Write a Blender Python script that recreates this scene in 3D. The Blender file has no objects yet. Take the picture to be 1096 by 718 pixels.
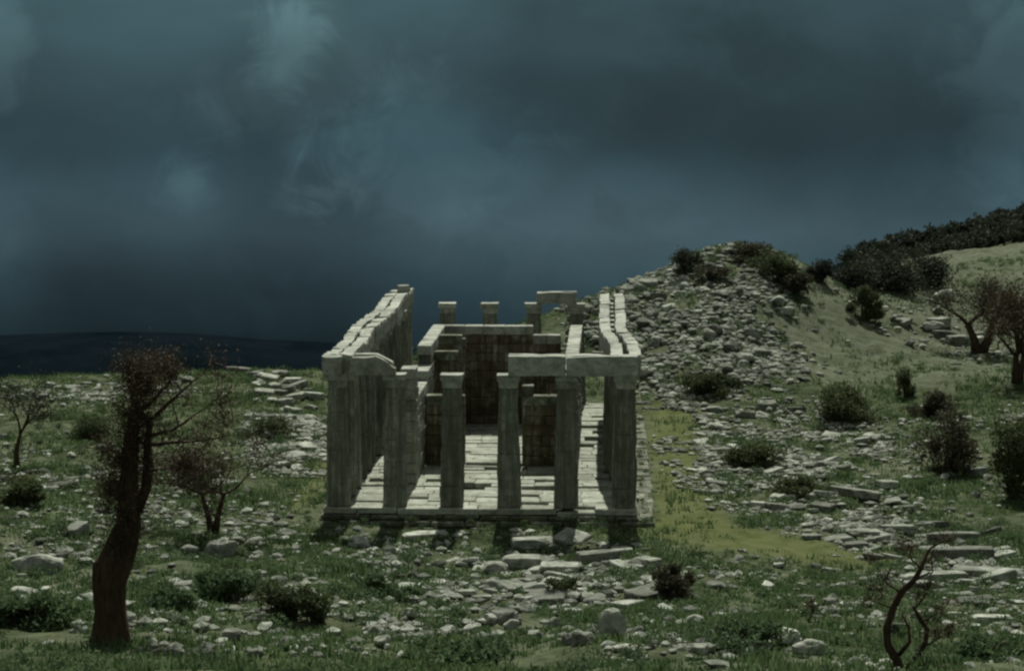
import bpy, bmesh, math, random
import numpy as np
from mathutils import Vector, Matrix, noise

random.seed(7)
RNG = np.random.default_rng(11)
sc = bpy.context.scene
COL = sc.collection
R = math.radians

# ------------------------------------------------------------------ camera model
F, CU, CV = 2575.0, 548.0, 359.0          # focal length and centre in photo pixels (1096 x 718)
PITCH = math.atan((359 - 90) / F)
H = 19.6                                  # eye height above the temple floor
SP, CP = math.sin(PITCH), math.cos(PITCH)

def ray(u, v):
    a, b = (u - CU) / F, (CV - v) / F
    return Vector((a, CP + b * SP, -SP + b * CP))

def at_depth(u, v, Y):
    d = ray(u, v)
    k = Y / d.y
    return Vector((d.x * k, Y, H + d.z * k))

def project(p):
    x, y, z = p[0], p[1], p[2] - H
    dep = y * CP - z * SP
    up = y * SP + z * CP
    return CU + F * x / dep, CV - F * up / dep, dep

# ------------------------------------------------------------------ numpy noise
def _hash(ix, iy, s):
    n = (ix.astype(np.int64) * 374761393 + iy.astype(np.int64) * 668265263 + s * 982451653) & 0xFFFFFFFF
    n = ((n ^ (n >> 13)) * 1274126177) & 0xFFFFFFFF
    n = n ^ (n >> 16)
    return (n & 0xFFFF) / 65535.0

def vnoise(x, y, s=0):
    ix, iy = np.floor(x), np.floor(y)
    fx, fy = x - ix, y - iy
    fx, fy = fx * fx * (3 - 2 * fx), fy * fy * (3 - 2 * fy)
    a, b = _hash(ix, iy, s), _hash(ix + 1, iy, s)
    c, d = _hash(ix, iy + 1, s), _hash(ix + 1, iy + 1, s)
    return (a * (1 - fx) + b * fx) * (1 - fy) + (c * (1 - fx) + d * fx) * fy

def fbm(x, y, s=0, o=4):
    t, amp, n = 0, .5, 0
    for i in range(o):
        t = t + amp * vnoise(x * 2 ** i, y * 2 ** i, s + i * 17)
        n += amp
        amp *= .5
    return t / n - .5

def sstep(a, b, x):
    t = np.clip((x - a) / (b - a), 0, 1)
    return t * t * (3 - 2 * t)

# ------------------------------------------------------------------ temple frame
TX, TY, YAW = -1.47, 111.0, R(2.3)
def t2w(t, s, z=0):
    return Vector((TX + t * math.cos(YAW) + s * math.sin(YAW), TY - t * math.sin(YAW) + s * math.cos(YAW), z))
def w2t(x, y):
    dx, dy = x - TX, y - TY
    return dx * math.cos(YAW) - dy * math.sin(YAW), dx * math.sin(YAW) + dy * math.cos(YAW)
TLEN, TW = 36.5, 6.65

# ------------------------------------------------------------------ terrain
ctrl = []
def cp(u, v, Y): 
    p = at_depth(u, v, Y); ctrl.append((p.x, p.y, p.z))
def cw(x, y, z): ctrl.append((x, y, z))
for t, s, z in ((-9, -2.5, -.6), (-8.6, 2, -.35), (-8.6, 14, -.4), (-8.6, 26, -.5), (-4, -2.5, -.85), (0, -2.5, -.9), (4, -2.5, -.85), (9, -2.5, -.75),
                (-10.5, 8, -.5), (-10.5, 20, -.6), (-10.5, 32, -.8), (10, 8, -.75), (10, 20, -.7), (10.5, 32, -.6),
                (0, 15, -.9), (0, 30, -.9), (-6, 42, -1.0), (0, 44, -1.0), (5, 43, -.7)):
    p = t2w(t, s); cw(p.x, p.y, z)
for q in ((0, 412, 163), (80, 406, 165), (160, 402, 166), (250, 399, 167), (330, 398, 167),
          (0, 480, 132), (150, 480, 133), (280, 480, 134),
          (680, 306, 176), (740, 284, 181), (790, 260, 185), (840, 275, 187), (880, 300, 190),
          (700, 425, 151), (720, 375, 161), (790, 330, 170), (800, 390, 158), (870, 350, 172),
          (910, 300, 203), (1000, 292, 215), (1096, 275, 228), (900, 385, 166), (1000, 395, 161), (1096, 400, 160),
          (1096, 345, 184), (1000, 345, 182), (1050, 268, 250), (1096, 262, 255), (960, 285, 245),
          (1096, 236, 330), (1010, 256, 335), (930, 274, 340), (880, 292, 340),
          (800, 600, 103), (1096, 620, 97), (1096, 560, 113), (1096, 480, 134), (900, 480, 136),
          (1096, 718, 66), (820, 718, 62), (548, 718, 60), (280, 718, 60), (0, 718, 60),
          (0, 560, 106), (200, 560, 107), (0, 640, 83), (300, 640, 85), (548, 655, 83), (548, 605, 103), (820, 660, 82), (1096, 670, 80)):
    cp(*q)
for q in ((0, 0, 17.6), (-30, 0, 16.5), (30, 0, 17.5), (0, 30, 11.2), (-25, 30, 11), (25, 30, 11.5), (0, -40, 25), (-40, -40, 24), (40, -40, 26),
          (-60, 60, 2.5), (-60, 110, -3), (-60, 155, -6), (-90, 110, -12), (-90, 50, -4), (-90, 170, -20), (70, 60, 6), (75, 110, 4), (80, 160, 4.5), (90, 220, 8),
          (110, 320, 6), (-40, 185, -7), (-20, 185, -6), (-5, 188, -5), (8, 200, -4), (-40, 220, -24), (-10, 220, -22), (15, 235, -12), (25, 270, -10), (-60, 300, -60), (0, 320, -55), (30, 370, -16), (60, 380, -14)):
    cw(*q)
CT = np.array(ctrl)
SC = 60.0
def _U(r2): return np.where(r2 > 1e-12, r2 * np.log(np.maximum(r2, 1e-12)), 0) * .5
_P = CT[:, :2] / SC
_n = len(_P)
_K = _U(((_P[:, None, :] - _P[None, :, :]) ** 2).sum(-1)) + np.eye(_n) * .0015
_A = np.zeros((_n + 3, _n + 3)); _A[:_n, :_n] = _K
_A[:_n, _n] = 1; _A[:_n, _n + 1:] = _P; _A[_n, :_n] = 1; _A[_n + 1:, :_n] = _P.T
_w = np.linalg.solve(_A, np.concatenate([CT[:, 2], np.zeros(3)]))

def height(x, y):
    x = np.atleast_1d(np.asarray(x, float)); y = np.atleast_1d(np.asarray(y, float))
    shp = x.shape
    xf, yf = x.ravel(), y.ravel()
    xc, yc = np.clip(xf, -95, 110), np.clip(yf, -40, 385)
    z = np.zeros_like(xf)
    for i in range(0, len(xf), 20000):
        q = np.stack([xc[i:i + 20000], yc[i:i + 20000]], 1) / SC
        r2 = ((q[:, None, :] - _P[None]) ** 2).sum(-1)
        z[i:i + 20000] = _U(r2) @ _w[:_n] + _w[_n] + q @ _w[_n + 1:]
    # small relief, calmer on the grass path and the temple terrace
    t, s = w2t(xf, yf)
    d = np.maximum(np.maximum(np.abs(t) - 8.5, -3 - s, ), s - 40)
    calm = sstep(0, 6, d)
    lawn = np.exp(-(((t - 11) / 4) ** 2)) * sstep(-12, -4, s) * sstep(45, 35, s)
    k = calm * (1 - .8 * lawn)
    z = z + k * (fbm(xf * .16, yf * .16, 3) * 1.3 + fbm(xf * .7, yf * .7, 9, 3) * .45)
    z = z + sstep(0, 3, d) * fbm(xf * 2.1, yf * 2.1, 5, 2) * .16
    # away from the ridge: wide valley and far ranges
    e = np.maximum.reduce([(np.abs(xf - 7) - 102) / 160, (yf - 385) / 160, (-40 - yf) / 160])
    e = np.clip(e, 0, None)
    far = -430 + (188 + 70 * fbm(xf * .0022, xf * 0 + .3, 21)) * np.exp(-((yf - 2500 - xf * .2) / 520) ** 2) + 60 * fbm(xf * .0016, yf * .0016, 31, 4) \
        + np.where(yf < -40, 300, 0)
    far = far - 420 * sstep(2900, 5600, yf)
    z = z * (1 - sstep(0, 6, e)) + far * sstep(0, 6, e) - 25 * sstep(0, 1, e) * (1 - sstep(1, 6, e))
    return z.reshape(shp)

def hz(x, y): return float(height(x, y)[0])

_YS = np.arange(40, 420, .3)
def hit(u, v):
    d = ray(u, v)
    k = _YS / d.y
    zz = H + d.z * k
    h = height(d.x * k, _YS)
    b = np.nonzero(zz <= h)[0]
    if len(b) == 0: return None
    i = b[0]
    return Vector((d.x * k[i], _YS[i], h[i]))

# ------------------------------------------------------------------ materials
def new_mat(name):
    m = bpy.data.materials.new(name); m.use_nodes = True
    nt = m.node_tree; bs = nt.nodes['Principled BSDF']
    return m, nt, bs
def N(nt, t, **kw):
    n = nt.nodes.new(t)
    for k, v in kw.items(): setattr(n, k, v)
    return n
def ramp(nt, stops, fac):
    r = N(nt, 'ShaderNodeValToRGB')
    el = r.color_ramp.elements
    while len(el) < len(stops): el.new(.5)
    for e, (p, c) in zip(el, stops):
        e.position = p; e.color = (*c, 1)
    nt.links.new(fac, r.inputs[0])
    return r.outputs[0]
def noise_tex(nt, co, scale, detail=5, rough=.6, dist=0.0):
    n = N(nt, 'ShaderNodeTexNoise')
    n.inputs['Scale'].default_value = scale; n.inputs['Detail'].default_value = detail
    n.inputs['Roughness'].default_value = rough; n.inputs['Distortion'].default_value = dist
    nt.links.new(co, n.inputs['Vector'])
    return n.outputs['Fac']
def mixc(nt, fac, a, b, mode='MIX'):
    m = N(nt, 'ShaderNodeMix', data_type='RGBA', blend_type=mode)
    if isinstance(fac, float): m.inputs[0].default_value = fac
    else: nt.links.new(fac, m.inputs[0])
    for s, v in ((6, a), (7, b)):
        if isinstance(v, tuple): m.inputs[s].default_value = (*v, 1)
        else: nt.links.new(v, m.inputs[s])
    return m.outputs[2]
def mathn(nt, op, a, b=None, clamp=False):
    m = N(nt, 'ShaderNodeMath', operation=op, use_clamp=clamp)
    for i, v in enumerate((a, b)):
        if v is None: continue
        if isinstance(v, (int, float)): m.inputs[i].default_value = v
        else: nt.links.new(v, m.inputs[i])
    return m.outputs[0]

def stone_mat(name, dark, mid, light, streak=False, scale=1.0, rnd=.25):
    m, nt, bs = new_mat(name)
    geo = N(nt, 'ShaderNodeNewGeometry'); co = geo.outputs['Position']
    a = noise_tex(nt, co, 1.3 * scale, 6, .65, .4)
    c = ramp(nt, [(.32, dark), (.5, mid), (.68, light)], a)
    b = noise_tex(nt, co, 7 * scale, 5, .7)
    c = mixc(nt, .75, c, ramp(nt, [(.35, (.62, .63, .58)), (.5, (.95, .95, .92)), (.7, (1.12, 1.12, 1.1))], b), 'MULTIPLY')
    sp = noise_tex(nt, co, 3.1 * scale, 4, .6, 1.0)                # lichen spots
    c = mixc(nt, ramp(nt, [(.58, (0, 0, 0)), (.66, (.55, .55, .55))], sp), c, (dark[0] * .7, dark[1] * .72, dark[2] * .62))
    if streak:                                                      # rain stains running down the shafts
        mp = N(nt, 'ShaderNodeMapping'); mp.inputs['Scale'].default_value = (4.5, 4.5, .25)
        nt.links.new(co, mp.inputs[0])
        st = noise_tex(nt, mp.outputs[0], 1.0, 4, .6)
        c = mixc(nt, ramp(nt, [(.42, (.75, .75, .75)), (.58, (0, 0, 0))], st), c, (dark[0] * .75, dark[1] * .78, dark[2] * .7))
    r = N(nt, 'ShaderNodeNewGeometry').outputs['Random Per Island']
    oi = N(nt, 'ShaderNodeObjectInfo').outputs['Random']
    rr = mathn(nt, 'FRACT', mathn(nt, 'ADD', r, oi))
    lo, hi = 1 - rnd, 1 + rnd * .55
    c = mixc(nt, 1.0, c, ramp(nt, [(0, (lo, lo, lo * .97)), (1, (hi, hi, hi))], rr), 'MULTIPLY')
    nt.links.new(c, bs.inputs['Base Color'])
    bs.inputs['Roughness'].default_value = .92
    bs.inputs['Specular IOR Level'].default_value = .2
    bp = N(nt, 'ShaderNodeBump'); bp.inputs['Strength'].default_value = .7; bp.inputs['Distance'].default_value = .06
    nt.links.new(noise_tex(nt, co, 6 * scale, 8, .7), bp.inputs['Height'])
    nt.links.new(bp.outputs[0], bs.inputs['Normal'])
    return m

M = {}
M['shaft'] = stone_mat('weathered_column_limestone', (.14, .15, .125), (.24, .255, .215), (.36, .37, .33), streak=True)
M['entab'] = stone_mat('bleached_limestone', (.19, .205, .175), (.32, .34, .30), (.42, .44, .395))
M['floor'] = stone_mat('paving_limestone', (.15, .165, .125), (.29, .31, .26), (.37, .39, .335), scale=.9)
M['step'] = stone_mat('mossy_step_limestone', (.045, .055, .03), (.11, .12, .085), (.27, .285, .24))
M['wall'] = stone_mat('stained_shaded_limestone', (.07, .057, .036), (.135, .112, .075), (.28, .28, .23), streak=True)  # brown stain plus the shade of the inner walls, both put into the colour
M['rock'] = stone_mat('rubble_limestone', (.11, .125, .095), (.25, .27, .23), (.40, .42, .37), rnd=.6)
M['rock_grey'] = stone_mat('grey_field_limestone', (.085, .10, .075), (.19, .21, .175), (.33, .35, .31), rnd=.6)

def leaf_mat(name, c0, c1, c2, trans=.25):
    m, nt, bs = new_mat(name)
    g = N(nt, 'ShaderNodeNewGeometry')
    r = g.outputs['Random Per Island']
    c = ramp(nt, [(0, c0), (.5, c1), (1, c2)], r)
    n = noise_tex(nt, g.outputs['Position'], .35, 4, .6)
    c = mixc(nt, .8, c, ramp(nt, [(.3, (.55, .6, .55)), (.5, (1, 1, 1)), (.7, (1.45, 1.35, 1.2))], n), 'MULTIPLY')
    nt.links.new(c, bs.inputs['Base Color'])
    bs.inputs['Roughness'].default_value = .8; bs.inputs['Specular IOR Level'].default_value = .15
    if trans:
        tr = N(nt, 'ShaderNodeBsdfTranslucent'); nt.links.new(c, tr.inputs[0])
        mx = N(nt, 'ShaderNodeMixShader'); mx.inputs[0].default_value = trans
        nt.links.new(bs.outputs[0], mx.inputs[1]); nt.links.new(tr.outputs[0], mx.inputs[2])
        nt.links.new(mx.outputs[0], nt.nodes['Material Output'].inputs[0])
    return m
M['grass'] = leaf_mat('rough_grass', (.036, .066, .024), (.068, .112, .044), (.112, .16, .078), .45)
M['scrub'] = leaf_mat('low_scrub', (.040, .068, .029), (.07, .114, .05), (.112, .16, .085), .4)
M['bush'] = leaf_mat('bush_leaves', (.036, .052, .022), (.06, .084, .036), (.092, .115, .058), .3)
M['brown_leaf'] = leaf_mat('brown_buds', (.034, .028, .017), (.056, .045, .028), (.085, .068, .044), .2)
M['olive_leaf'] = leaf_mat('olive_brown_leaves', (.032, .034, .02), (.055, .055, .033), (.085, .08, .05), .2)
M['dark_leaf'] = leaf_mat('dark_evergreen_leaves', (.018, .027, .018), (.034, .046, .03), (.055, .068, .045), .2)

def bark_mat():
    m, nt, bs = new_mat('dark_bark')
    co = N(nt, 'ShaderNodeNewGeometry').outputs['Position']
    mp = N(nt, 'ShaderNodeMapping'); mp.inputs['Scale'].default_value = (7, 7, 1.4); nt.links.new(co, mp.inputs[0])
    n = noise_tex(nt, mp.outputs[0], 1.5, 6, .7, .5)
    nt.links.new(ramp(nt, [(.3, (.025, .017, .011)), (.55, (.06, .042, .028)), (.75, (.11, .085, .06))], n), bs.inputs['Base Color'])
    bs.inputs['Roughness'].default_value = .95; bs.inputs['Specular IOR Level'].default_value = .1
    bp = N(nt, 'ShaderNodeBump'); bp.inputs['Strength'].default_value = .9; bp.inputs['Distance'].default_value = .08
    nt.links.new(n, bp.inputs['Height']); nt.links.new(bp.outputs[0], bs.inputs['Normal'])
    return m
M['bark'] = bark_mat()

def ground_mat():
    m, nt, bs = new_mat('hillside_ground')
    at = N(nt, 'ShaderNodeAttribute', attribute_name='ground_kind')      # R lawn, G stony pale ground, B far forest
    sp = N(nt, 'ShaderNodeSeparateColor'); nt.links.new(at.outputs['Color'], sp.inputs[0])
    co = N(nt, 'ShaderNodeNewGeometry').outputs['Position']
    a = noise_tex(nt, co, .22, 7, .65, .5)
    c = ramp(nt, [(.34, (.036, .046, .025)), (.48, (.065, .080, .046)), (.6, (.098, .112, .072)), (.7, (.145, .152, .118))], a)
    b = noise_tex(nt, co, 1.7, 6, .7)
    c = mixc(nt, .85, c, ramp(nt, [(.34, (.5, .55, .48)), (.5, (1, 1, 1)), (.68, (1.5, 1.45, 1.35))], b), 'MULTIPLY')
    ln = ramp(nt, [(.35, (.066, .082, .030)), (.6, (.106, .120, .054))], noise_tex(nt, co, .9, 5, .65))
    c = mixc(nt, sp.outputs[0], c, ln)
    pn = ramp(nt, [(.35, (.062, .075, .047)), (.5, (.10, .115, .08)), (.65, (.14, .152, .115))], noise_tex(nt, co, 1.1, 6, .7))
    c = mixc(nt, sp.outputs[1], c, pn)
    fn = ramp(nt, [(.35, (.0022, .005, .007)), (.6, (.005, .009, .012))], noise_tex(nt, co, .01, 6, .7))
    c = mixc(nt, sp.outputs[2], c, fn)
    nt.links.new(c, bs.inputs['Base Color'])
    bs.inputs['Roughness'].default_value = 1; bs.inputs['Specular IOR Level'].default_value = 0
    bp = N(nt, 'ShaderNodeBump'); bp.inputs['Strength'].default_value = .8; bp.inputs['Distance'].default_value = .15
    nt.links.new(noise_tex(nt, co, 3.2, 8, .7), bp.inputs['Height']); nt.links.new(bp.outputs[0], bs.inputs['Normal'])
    return m
M['ground'] = ground_mat()

# ------------------------------------------------------------------ object helpers
def link(name, mesh, parent=None, mat=None):
    o = bpy.data.objects.new(name, mesh); COL.objects.link(o)
    if parent is not None: o.parent = parent
    if mat is not None and not mesh.materials: mesh.materials.append(mat)
    return o
def tag(o, label=None, cat=None, group=None, kind=None):
    if label: o['label'] = label
    if cat: o['category'] = cat
    if group: o['group'] = group
    if kind: o['kind'] = kind
    return o
def empty(name, loc, rz=0):
    o = bpy.data.objects.new(name, None); COL.objects.link(o)
    o.location = loc; o.rotation_euler = (0, 0, rz); o.empty_display_size = .3
    return o
def pydata(name, v, f, smooth=False):
    me = bpy.data.meshes.new(name)
    me.from_pydata([tuple(p) for p in v], [], f); me.update()
    if smooth: me.polygons.foreach_set('use_smooth', [True] * len(me.polygons))
    return me
def tris_mesh(name, verts):                        # verts: (n*3, 3) loose triangles
    n = len(verts) // 3
    me = bpy.data.meshes.new(name)
    me.vertices.add(n * 3); me.vertices.foreach_set('co', np.asarray(verts, np.float32).ravel())
    me.loops.add(n * 3); me.loops.foreach_set('vertex_index', np.arange(n * 3, dtype=np.int32))
    me.polygons.add(n); me.polygons.foreach_set('loop_start', np.arange(0, n * 3, 3, dtype=np.int32))
    me.update(calc_edges=True); me.validate()
    return me

class MB:
    """collects rough stone boxes and tubes into one mesh"""
    def __init__(s): s.v, s.f = [], []
    def add(s, v, f):
        o = len(s.v); s.v += v; s.f += [tuple(i + o for i in q) for q in f]
    def box(s, x0, x1, y0, y1, z0, z1, bev=.03, jit=.015, rot=0.0):
        cx, cy, cz = (x0 + x1) / 2, (y0 + y1) / 2, (z0 + z1) / 2
        hx, hy, hh = (x1 - x0) / 2, (y1 - y0) / 2, (z1 - z0) / 2
        b = min(bev, hx * .45, hy * .45, hh * .45)
        v, idx = [], {}
        for sx in (-1, 1):
            for sy in (-1, 1):
                for sz in (-1, 1):
                    c = [random.uniform(-jit, jit) for _ in range(3)]
                    bb = b * random.uniform(.6, 1.9)
                    bb = min(bb, hx * .8, hy * .8, hh * .8)
                    for ax in range(3):
                        p = [sx * (hx - (bb if ax != 0 else 0)), sy * (hy - (bb if ax != 1 else 0)), sz * (hh - (bb if ax != 2 else 0))]
                        p = [p[i] + c[i] for i in range(3)]
                        if rot:
                            p[0], p[1] = p[0] * math.cos(rot) - p[1] * math.sin(rot), p[0] * math.sin(rot) + p[1] * math.cos(rot)
                        idx[(sx, sy, sz, ax)] = len(v)
                        v.append((p[0] + cx, p[1] + cy, p[2] + cz))
        f = []
        def q(ks): f.append([idx[k] for k in ks])
        for s1 in (-1, 1):
            w = [(-1, -1), (1, -1), (1, 1), (-1, 1)]
            if s1 < 0: w = w[::-1]
            q([(s1, a, b2, 0) for a, b2 in w])
            q([(b2, s1, a, 1) for a, b2 in w])
            q([(a, b2, s1, 2) for a, b2 in w])
        for a in (-1, 1):
            for b2 in (-1, 1):
                q([(a, b2, -1, 0), (a, b2, 1, 0), (a, b2, 1, 1), (a, b2, -1, 1)])
                q([(a, -1, b2, 0), (a, 1, b2, 0), (a, 1, b2, 2), (a, -1, b2, 2)])
                q([(-1, a, b2, 1), (1, a, b2, 1), (1, a, b2, 2), (-1, a, b2, 2)])
        for k in [(a, b2, c) for a in (-1, 1) for b2 in (-1, 1) for c in (-1, 1)]:
            q([(*k, 0), (*k, 1), (*k, 2)])
        s.add(v, f)
    def tube(s, pts, radii, seg=8, rough=0.0):
        pts = [Vector(p) for p in pts]; v, f = [], []
        for i, p in enumerate(pts):
            d = (pts[min(i + 1, len(pts) - 1)] - pts[max(i - 1, 0)]).normalized()
            ref = Vector((1, 0, 0)) if abs(d.x) < .8 else Vector((0, 1, 0))
            a = d.cross(ref).normalized(); b = d.cross(a)
            for k in range(seg):
                t = 2 * math.pi * k / seg
                r = radii[i]
                if rough: r *= 1 + rough * noise.noise(Vector((p.x * 2 + math.cos(t) * 1.5, p.y * 2 + math.sin(t) * 1.5, p.z * 1.1)))
                v.append(tuple(p + (a * math.cos(t) + b * math.sin(t)) * r))
        for i in range(len(pts) - 1):
            for k in range(seg):
                f.append([i * seg + k, i * seg + (k + 1) % seg, (i + 1) * seg + (k + 1) % seg, (i + 1) * seg + k])
        f.append(list(range(seg))[::-1]); f.append([(len(pts) - 1) * seg + k for k in range(seg)])
        s.add(v, f)
    def mesh(s, name, mat, smooth=False, fix=True):
        me = pydata(name, s.v, s.f, smooth)
        if fix:
            bm = bmesh.new(); bm.from_mesh(me); bmesh.ops.recalc_face_normals(bm, faces=bm.faces); bm.to_mesh(me); bm.free()
        me.materials.append(mat); return me
    def build(s, name, mat, parent=None, smooth=False): return link(name, s.mesh(name, mat, smooth), parent)

# ------------------------------------------------------------------ ground sheet
def spaced(lo, a, b, hi, d, g=1.18):
    c = list(np.arange(a, b + d / 2, d)); w = d
    x = b
    while x < hi: w *= g; x += w; c.append(x)
    w = d; x = a; pre = []
    while x > lo: w *= g; x -= w; pre.append(x)
    return np.array(pre[::-1] + c)
gx = spaced(-7000, -46, 66, 7000, .45)
gy = spaced(-600, 44, 232, 6500, .45, 1.08)
GX, GY = np.meshgrid(gx, gy)
GZ = height(GX, GY)
nx, ny = len(gx), len(gy)
me = bpy.data.meshes.new('ground')
me.vertices.add(nx * ny); me.vertices.foreach_set('co', np.stack([GX, GY, GZ], -1).astype(np.float32).ravel())
ii = (np.arange(ny - 1)[:, None] * nx + np.arange(nx - 1)[None]).ravel()
quads = np.stack([ii, ii + 1, ii + nx + 1, ii + nx], 1).astype(np.int32)
me.loops.add(quads.size); me.loops.foreach_set('vertex_index', quads.ravel())
me.polygons.add(len(quads)); me.polygons.foreach_set('loop_start', np.arange(0, quads.size, 4, dtype=np.int32))
me.update(calc_edges=True)
me.polygons.foreach_set('use_smooth', [True] * len(me.polygons))
def lawn_mask(x, y):
    t, s = w2t(x, y)
    e = fbm(x * .25, y * .25, 41) * 3.2
    side = np.exp(-(((t - 9.8 + e * .4) / 1.7) ** 4)) * sstep(-2.5, 0, s) * sstep(44, 36, s)
    apron = np.exp(-(((t - 12.6 + e) / 6.0) ** 4)) * np.exp(-(((s + 2.6 + (t - 10) * .35 + e * .5) / 3.0) ** 4))
    left = np.exp(-(((t + 8.9) / .7) ** 4)) * sstep(0, 2, s) * sstep(24, 16, s) * .8
    return np.clip(side * .9 + apron * .95 + left, 0, 1)
def pale_mask(x, y):
    # dry pale grass of the right-hand slope and the knoll beyond it
    e = fbm(x * .1, y * .1, 55) * 14
    a = sstep(16, 22, x + e) * sstep(148, 160, y + e * .7) * sstep(238, 222, y)
    b = np.exp(-(((x - 50) / 14) ** 4 + ((y - 238) / 14) ** 4))
    m = np.exp(-(((x - 13 + e * .3) / 7) ** 4 + ((y - 174) / 15) ** 4)) * .35
    n = (fbm(x * .35, y * .35, 77) + .5)
    return np.clip(a * (.35 + .8 * n) + b * .9 + m, 0, 1)
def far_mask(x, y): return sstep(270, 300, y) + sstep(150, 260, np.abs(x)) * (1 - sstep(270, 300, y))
ca = me.color_attributes.new('ground_kind', 'FLOAT_COLOR', 'POINT')
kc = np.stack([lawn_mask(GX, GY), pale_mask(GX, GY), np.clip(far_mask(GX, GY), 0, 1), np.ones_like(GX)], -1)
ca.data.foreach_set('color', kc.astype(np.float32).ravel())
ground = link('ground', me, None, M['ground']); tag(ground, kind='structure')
ground['label'] = 'stony green hillside with dark valley and ranges beyond'

# ------------------------------------------------------------------ temple
COLH = 6.2
temple = empty('temple', t2w(0, 0), -YAW)
tag(temple, 'roofless ruined stone temple with six fluted front columns and broken beams', 'temple')
fl = MB()
x = -7.35
s_rows = [-.72]
while s_rows[-1] < TLEN + .3: s_rows.append(s_rows[-1] + random.uniform(.85, 1.5))
for i, (s0, s1_) in enumerate(zip(s_rows[:-1], s_rows[1:])):
    t0 = -7.32 - random.uniform(0, .6)
    rowdz = random.choice((0, 0, -.03, -.06))
    while t0 < 7.3:
        w = random.uniform(1.0, 2.3); t1 = min(t0 + w, 7.32)
        if 7.32 - t1 < .4: t1 = 7.32
        a = max(t0, -7.32)
        dz = random.uniform(-.04, .012) + rowdz
        if random.random() < .07: dz -= .14
        gap = random.choice((.01, .015, .03, .09))
        if not (random.random() < .04 and i > 1):
            fl.box(a + .01, t1 - .01, s0 + gap, s1_ - gap * .4, -.3 + dz, dz, .03, .015)
        t0 = t1
fl.build('floor_paving', M['floor'], temple)
# three steps, each a course of blocks round the edge
for k in range(3):
    st = MB(); o = .76 + .36 * k; zt = -.008 - .27 * k; zb = zt - .29
    if k == 0: zt, zb, = -.30, -.54
    else: zt, zb = -.30 - .26 * (k - 1) - .24, -.30 - .26 * k - .24
    o = .76 + .38 * k
    if k == 0: o = .78
    X0, X1, Y0, Y1 = -TW - o, TW + (.76 + .74 * k), -o, TLEN + o
    def course(a, b): 
        e = [a]
        while b - e[-1] > 2.0: e.append(e[-1] + random.uniform(1.0, 1.75))
        e.append(b); return e
    for e0, e1 in zip(*(lambda c: (c[:-1], c[1:]))(course(X0, X1))):
        j = random.uniform(-.05, .03)
        st.box(e0 + .015, e1 - .015, Y0 + j, Y0 + 1.3, zb, zt + random.uniform(-.05, .0), .04, .02)
    for e0, e1 in zip(*(lambda c: (c[:-1], c[1:]))(course(X0, X1))):
        st.box(e0 + .015, e1 - .015, Y1 - 1.3, Y1, zb, zt + random.uniform(-.05, 0), .04, .02)
    for sx in (0, 1):
        for e0, e1 in zip(*(lambda c: (c[:-1], c[1:]))(course(Y0 + 1.32, Y1 - 1.32))):
            j = random.uniform(-.08, .05)
            if sx: st.box(X1 - 1.3, X1 + j, e0 + .015, e1 - .015, zb, zt + random.uniform(-.07, 0), .05, .03)
            else: st.box(X0 - j, X0 + 1.3, e0 + .015, e1 - .015, zb, zt + random.uniform(-.07, 0), .05, .03)
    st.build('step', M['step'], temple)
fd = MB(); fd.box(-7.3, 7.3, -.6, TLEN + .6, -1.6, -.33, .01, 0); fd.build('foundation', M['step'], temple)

# column meshes (three weathered variants)
def shaft_mesh(seed):
    rs = random.Random(seed); v, f = [], []
    NF, PER = 20, 4; seg = NF * PER
    h = COLH - .62
    drums = [0]
    while drums[-1] < h - .9: drums.append(drums[-1] + rs.uniform(.85, 1.35))
    drums[-1] = h
    zs = []
    for a, b in zip(drums[:-1], drums[1:]):
        zs += [(a + .001, -.04), (a + .035, 0)] + [(a + (b - a) * q, 0) for q in (.25, .5, .75)] + [(b - .03, 0)]
    zs.append((h, -.015))
    off = Vector((rs.uniform(-50, 50), rs.uniform(-50, 50), 0))
    sh = {}
    for zi, (z, pin) in enumerate(zs):
        di = sum(1 for d in drums if d <= z)
        if di not in sh: sh[di] = (rs.uniform(-.02, .02), rs.uniform(-.02, .02))
        r0 = .585 - .125 * (z / h) + .012 * math.sin(math.pi * z / h)
        for k in range(seg):
            t = 2 * math.pi * k / seg
            q = (k % PER) / PER
            r = r0 - .055 * math.sin(math.pi * q) * 1.0 + pin
            p = Vector((math.cos(t) * r0 * 2.2, math.sin(t) * r0 * 2.2, z * 1.4)) + off
            n1 = noise.noise(p); n2 = noise.noise(p * .45 + Vector((9, 3, 1)))
            r += n1 * .012 - max(0, n2 - .2) * .2 - max(0, n1 - .3) * .2
            v.append((math.cos(t) * r + sh[di][0], math.sin(t) * r + sh[di][1], z))
    for i in range(len(zs) - 1):
        for k in range(seg):
            f.append([i * seg + k, i * seg + (k + 1) % seg, (i + 1) * seg + (k + 1) % seg, (i + 1) * seg + k])
    f.append([(len(zs) - 1) * seg + k for k in range(seg)])
    me = pydata('column', v, f); me.materials.append(M['shaft']); return me
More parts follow.
